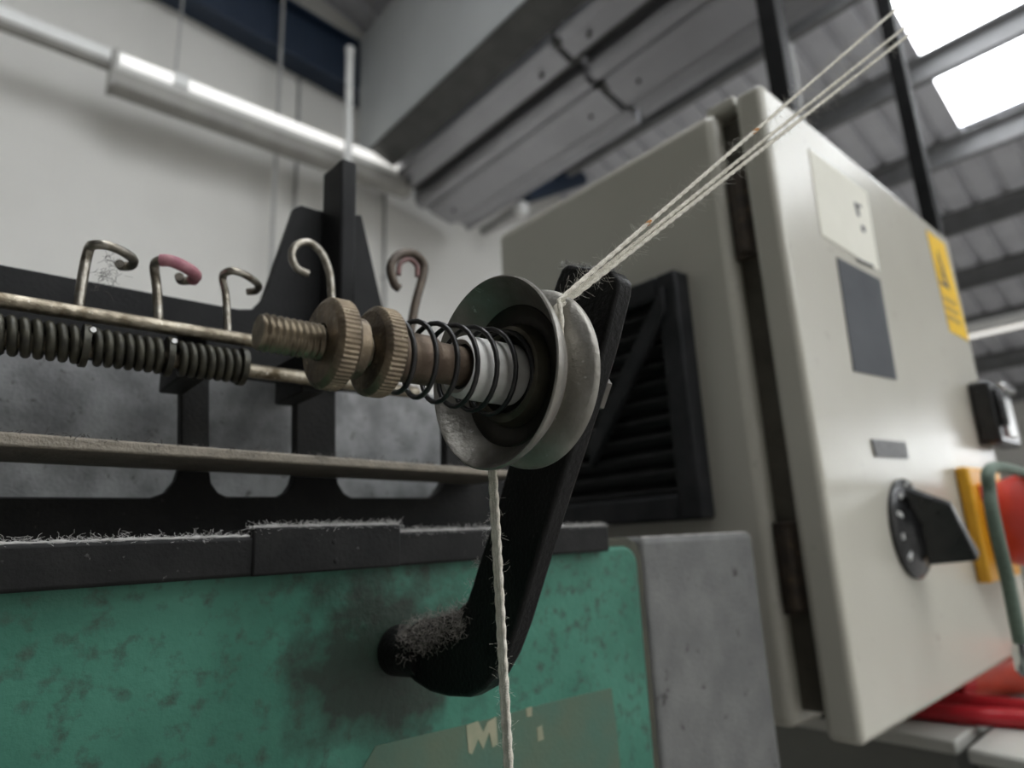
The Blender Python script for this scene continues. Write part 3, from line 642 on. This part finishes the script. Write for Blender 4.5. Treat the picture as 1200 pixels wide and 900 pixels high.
# inner ring of the last hook
Q = [onY(u, v, RY - .001) for u, v in [(489, 324), (488, 311), (479, 304), (469, 309), (467, 322)]]
build('hook_liner', MB().tube(smoothpath(Q, 6), .0012, 8), 'liner_dull', gr, smooth=60)
base = [onY(u, v, RY + .002) for u, v in [(118, 335), (122, 320), (128, 305), (135, 316), (125, 330)]]
build('lint', hairs(MB(), base, 60, .004, .00006, (1, 1, 1), (0, 0, 0), .0014), 'lint_dark', gr, kind='stuff')

# ---------------------------------------------------------------- yarn tensioner
C = dep(600, 440, .172)
ten = thing('yarn_tensioner', 'disc yarn tensioner with spring and brass nuts on a black arm', 'tensioner', (C[0] + .02, .18, -.06))
AXF = C[0] + .0205; AXT = .007                      # front face and thickness of the arm
apx = [(657, 314), (664, 309), (716, 317), (724, 326), (722, 342), (708, 400), (690, 462), (668, 530), (648, 592), (630, 650), (606, 730), (592, 768), (579, 792), (566, 808), (548, 818), (524, 817), (502, 811), (485, 800), (470, 786), (463, 770), (463, 752), (472, 738), (490, 727), (515, 722), (534, 716), (546, 704), (553, 684), (560, 660), (577, 608), (596, 540), (622, 440), (642, 356), (652, 326)]
arm = build('support_arm', MB().prism([onX(u, v, AXF) for u, v in apx], (AXT, 0, 0)), 'arm', ten, bevel=.002, seg=3, label='black cast support arm')
bq = onX(470, 764, AXF + AXT / 2)
build('boss', MB().lathe((AXF + .0055, 0, bq[2]), [(PY - .0002, .0092), (PY - .004, .0088), (PY - .010, .0084), (PY - .020, .0080)], 32, axis=1), 'arm', arm, smooth=50)
# bolt with thread
def threaded(t0, t1, r, pitch, depth, n=32):
    per = 8; K = int((t1 - t0) / pitch * per); mb = MB(); vs = []
    for i in range(K + 1):
        t = t0 + (t1 - t0) * i / K
        for k in range(n):
            a = 2 * math.pi * k / n; ph = ((t - t0) / pitch - k / n) % 1.0; q = r - depth * abs(2 * ph - 1)
            if i < 5: q = min(q, r - depth * .9 + i * .0001)
            vs.append(C + np.array([t, q * math.cos(a), q * math.sin(a)]))
    fs = [(i * n + k, (i + 1) * n + k, (i + 1) * n + (k + 1) % n, i * n + (k + 1) % n) for i in range(K) for k in range(n)]
    fs += [tuple(range(n)), tuple(range(K * n, (K + 1) * n))[::-1]]
    return mb.add(vs, fs)
build('threaded_bolt', threaded(-.0672, -.030, .0040, .0014, .0006), 'thread', ten, smooth=50, label='threaded bolt end')
def knurl(t0, t1, r, teeth, mt, nm_, hub=None):
    n = teeth * 4; dep_ = [0, .0004, .0004, 0]
    prof = [(t0, r * .42), (t0, r * .86), (t0 + .0006, r * .95), (t0 + .0011, r), (t1 - .0011, r), (t1 - .0006, r * .95), (t1, r * .86)]
    if hub: prof += [(t1, hub[0]), (t1 + hub[1], hub[0])]
    prof += [(prof[-1][0], r * .42)]
    return build(nm_, MB().lathe(C, prof, n, rad=lambda i, k: 1 - (.022 if (k % 4) in (1, 2) and i in (3, 4) else 0), closed=True), mt, ten, smooth=28)
knurl(-.0542, -.0486, .0100, 58, 'brass', 'knurled_nut', hub=(.0068, .0032))
knurl(-.0432, -.0376, .0103, 58, 'brass', 'knurled_nut')
build('sleeve', MB().lathe(C, [(-.0376, .0056), (-.0372, .006), (-.0265, .006), (-.026, .0050), (-.0125, .0050), (-.012, .0046)], 32), 'sleeve', ten, smooth=40)
turns, n = 6.4, 24
path = []
for k in range(int(turns * n) + 1):
    f = k / (turns * n); a = 2 * math.pi * k / n + 2.2; t_ = -.0368 + .0353 * f; r = .0083 + (.0112 - .0083) * min(1, f * 1.15)
    path.append(C + np.array([t_, r * math.cos(a), r * math.sin(a)]))
build('compression_spring', MB().tube(path, .00066, 8), 'spring', ten, smooth=60, label='black coil spring over the bolt')
build('bush', MB().lathe(C, [(-.0172, .0058), (-.0180, .0068), (-.0172, .0077), (-.0165, .0080), (-.001, .0082), (-.001, .0058)], 40, closed=True), 'bush', ten, smooth=40, label='white plastic bush')
build('bush_gap_shade', MB().lathe(C, [(-.0165, .0051), (-.0165, .0058), (-.002, .0058), (-.002, .0051)], 32, closed=True), 'bore', ten, smooth=40)  # black ring paints the shadow between sleeve and bush
# discs
FD = [(-.0078, .0246), (-.0081, .0250), (-.0078, .0254), (-.0068, .0254), (-.0040, .0238), (-.0008, .0214), (.0012, .0192), (.0020, .0165), (.0020, .0060), (.0012, .0060),
      (.0012, .0164), (.0008, .0180), (-.0004, .0192), (-.0030, .0214), (-.0062, .0238)]
fd = build('front_disc', MB().lathe(C, FD, 96, closed=True), 'disc', ten, smooth=50, label='dished front tension disc')
build('cup_lining', MB().lathe(C, [(.0008, .0060), (.0008, .0160), (.0004, .0176), (-.0006, .0187), (-.0004, .0191), (.0008, .0178), (.0011, .0163), (.0011, .0060)], 72, closed=True), 'disc_in', fd, smooth=40)
build('hub', MB().lathe(C, [(-.0024, .0104), (-.0030, .0112), (-.0026, .0128), (-.0002, .0140), (.0007, .0140), (.0007, .0104)], 64, closed=True), 'hub_ring', fd, smooth=40)
RD = [(.0028, .0062), (.0026, .0150), (.0032, .0185), (.0044, .0218), (.0056, .0240), (.0064, .0246), (.0074, .0246), (.0078, .0240), (.0068, .0222), (.0058, .0190), (.0054, .0150), (.0054, .0062)]
build('rear_disc', MB().lathe(C, RD, 96, closed=True), 'disc', ten, smooth=50, label='worn rear tension disc')
build('bolt_shank', MB().lathe(C, [(-.012, .0040), (.0335, .0040), (.034, .0034)], 24), 'thread', ten, smooth=40)
build('spacer', MB().lathe(C, [(.0046, .0095), (.0184, .0095)], 32), 'disc_in', ten, smooth=40)
hexn = MB(); t0, t1, rr = AXF + AXT - C[0], AXF + AXT - C[0] + .0050, .0076
hexn.lathe(C, [(t0, rr * .88), (t0 + .0006, rr), (t1 - .0006, rr), (t1, rr * .88)], 6)
build('lock_nut', hexn, 'nut', ten, smooth=30)
# lint on the arm
hb = [C + np.array([t0 + random.uniform(0, .004), random.uniform(-.006, .004), rr * .9]) for _ in range(30)]
build('lint', hairs(MB(), hb, 160, .002, .00006, (1, 1, .5), (0, 0, .2), .0005), 'lint_light', arm, kind='stuff')
top = [lerp(onX(662, 314, AXF + .004), onX(722, 322, AXF + .004), s) for s in np.linspace(0, 1, 40)]
mb = hairs(MB(), top, 420, .0022, .00007, (1, 1, .5), (0, 0, .3), .0006)
build('lint', mb, 'lint_light', arm, kind='stuff')
bl = []
for _ in range(300):
    f = random.random(); u = 470 + 75 * f; v = 738 - 20 * f + random.uniform(-6, 34) * (1 - .3 * f); bl.append(onX(u, v, AXF - .0006))
build('lint', hairs(MB(), bl, 1500, .0034, .00007, (1, 1.2, 1.2), (-.3, 0, .2), .0012), 'lint_mid', arm, kind='stuff')
bl = [onX(u, v, AXF + .0005) for u, v in [(553, 684), (560, 660), (570, 630), (577, 608), (546, 704), (534, 716)]]
build('lint', hairs(MB(), bl, 160, .0018, .00006, (1, 1, 1), (-.3, 0, .2), .0008), 'lint', arm, kind='stuff')

# ---------------------------------------------------------------- yarns
xg = C[0] + .0023
def yarn(lo, mid, hi, far, label, seed, r, flecks=()):
    """one strand: hangs down, passes round the groove behind the front disc, runs up to the right"""
    pts = []
    b = np.array(onX(577 + lo, 549, xg + .0002 * seed)); bot = onX(596 + lo, 905, xg); low = bot + (bot - b) * 2.2
    for s in np.linspace(0, 1, 40): pts.append(low * (1 - s) + b * s)
    a0 = math.atan2(b[2] - C[2], b[1] - C[1]); st = onX(*mid, xg + .0003 * seed); a1 = math.atan2(st[2] - C[2], st[1] - C[1])
    rb = math.hypot(b[1] - C[1], b[2] - C[2]); rs = math.hypot(st[1] - C[1], st[2] - C[2])
    if a0 > a1: a0, a1 = a0, a1
    # round the back of the groove
    aa = a0 % (2 * math.pi); bb = a1 % (2 * math.pi)
    if bb > aa: bb -= 2 * math.pi
    if aa - bb > math.pi * 1.35 or True:
        for s in np.linspace(.06, .94, 22):
            a = aa + (bb - aa) * s; r0 = .0172 + (rb - .0172) * max(0, 1 - s * 6) + (rs - .0172) * max(0, s * 6 - 5)
            pts.append(np.array([xg, C[1] + r0 * math.cos(a), C[2] + r0 * math.sin(a)]))
    pts.append(st)
    e = dep(*hi, far); 
    for s in np.linspace(.05, 1, 60): pts.append(st * (1 - s) + e * s)
    d = (e - st); 
    for s in np.linspace(.1, 3.2, 40): pts.append(e + d * s)
    # resample finely for the twist
    out = [pts[0]]; 
    for p, q in zip(pts[:-1], pts[1:]):
        Ls = np.linalg.norm(q - p); kk = max(1, int(Ls / .0006)) if np.linalg.norm(q - C) < .32 else max(1, int(Ls / .003))
        for j in range(1, kk + 1): out.append(p + (q - p) * j / kk)
    rs_ = np.random.RandomState(seed); ph = np.cumsum(np.r_[0, [np.linalg.norm(b_ - a_) for a_, b_ in zip(out[:-1], out[1:])]]) / .0042 * 2 * math.pi
    rad = [r * (1 + .12 * mnoise.noise(Vector((i * .013, seed, 0))) * 1.6) for i in range(len(out))]
    y = build('yarn_strand', MB().tube(out, rad, 10, prof=lambda i, a: .66 + .38 * abs(math.cos(a - ph[i] * .5))), 'yarn', smooth=70, label=label, cat='yarn', group='white yarn strands through the tensioner')
    near = [p for p in out if np.linalg.norm(p - C) < .26 and p[2] > -.12]
    near = [p for p in near if p[2] > C[2] + .018 or p[2] < C[2] - .03]
    upn = [p for p in near if p[2] > C[2]]
    build('fuzz', hairs(hairs(MB(), near, 420, .0028, .000022, (1, 1, 1), (0, 0, 0), .0003, curl=.22), upn, 420, .0048, .000026, (1, 1, 1), (.4, 0, .3), .0004, curl=.2), 'fuzz', y, kind='stuff')
    for (u, v, L) in flecks:                       # coloured flecks spun into the strand
        i = min(range(len(out)), key=lambda k: abs(600 + FPX * (AX.T @ out[k])[0] / (AX.T @ out[k])[2] - u) + abs(450 - FPX * (AX.T @ out[k])[1] / (AX.T @ out[k])[2] - v))
        build('fleck', MB().tube(out[i - L:i + L], [r * 1.06 * math.sin(math.pi * (k + .7) / (2 * L + .4)) for k in range(2 * L)], 8), 'fleck', y, smooth=60)
    return y
yarn(-2.8, (655, 352), (1043, 17), .30, 'white yarn strand that runs uppermost towards the roof light', 1, .00066, [(885, 152, 8), (761, 262, 4)])
yarn(.2, (651, 360), (1058, 34), .30, 'white yarn strand running in the middle of the three', 2, .00066)
yarn(3.0, (654, 362), (1066, 40), .30, 'white yarn strand running lowest of the three', 3, .00068)
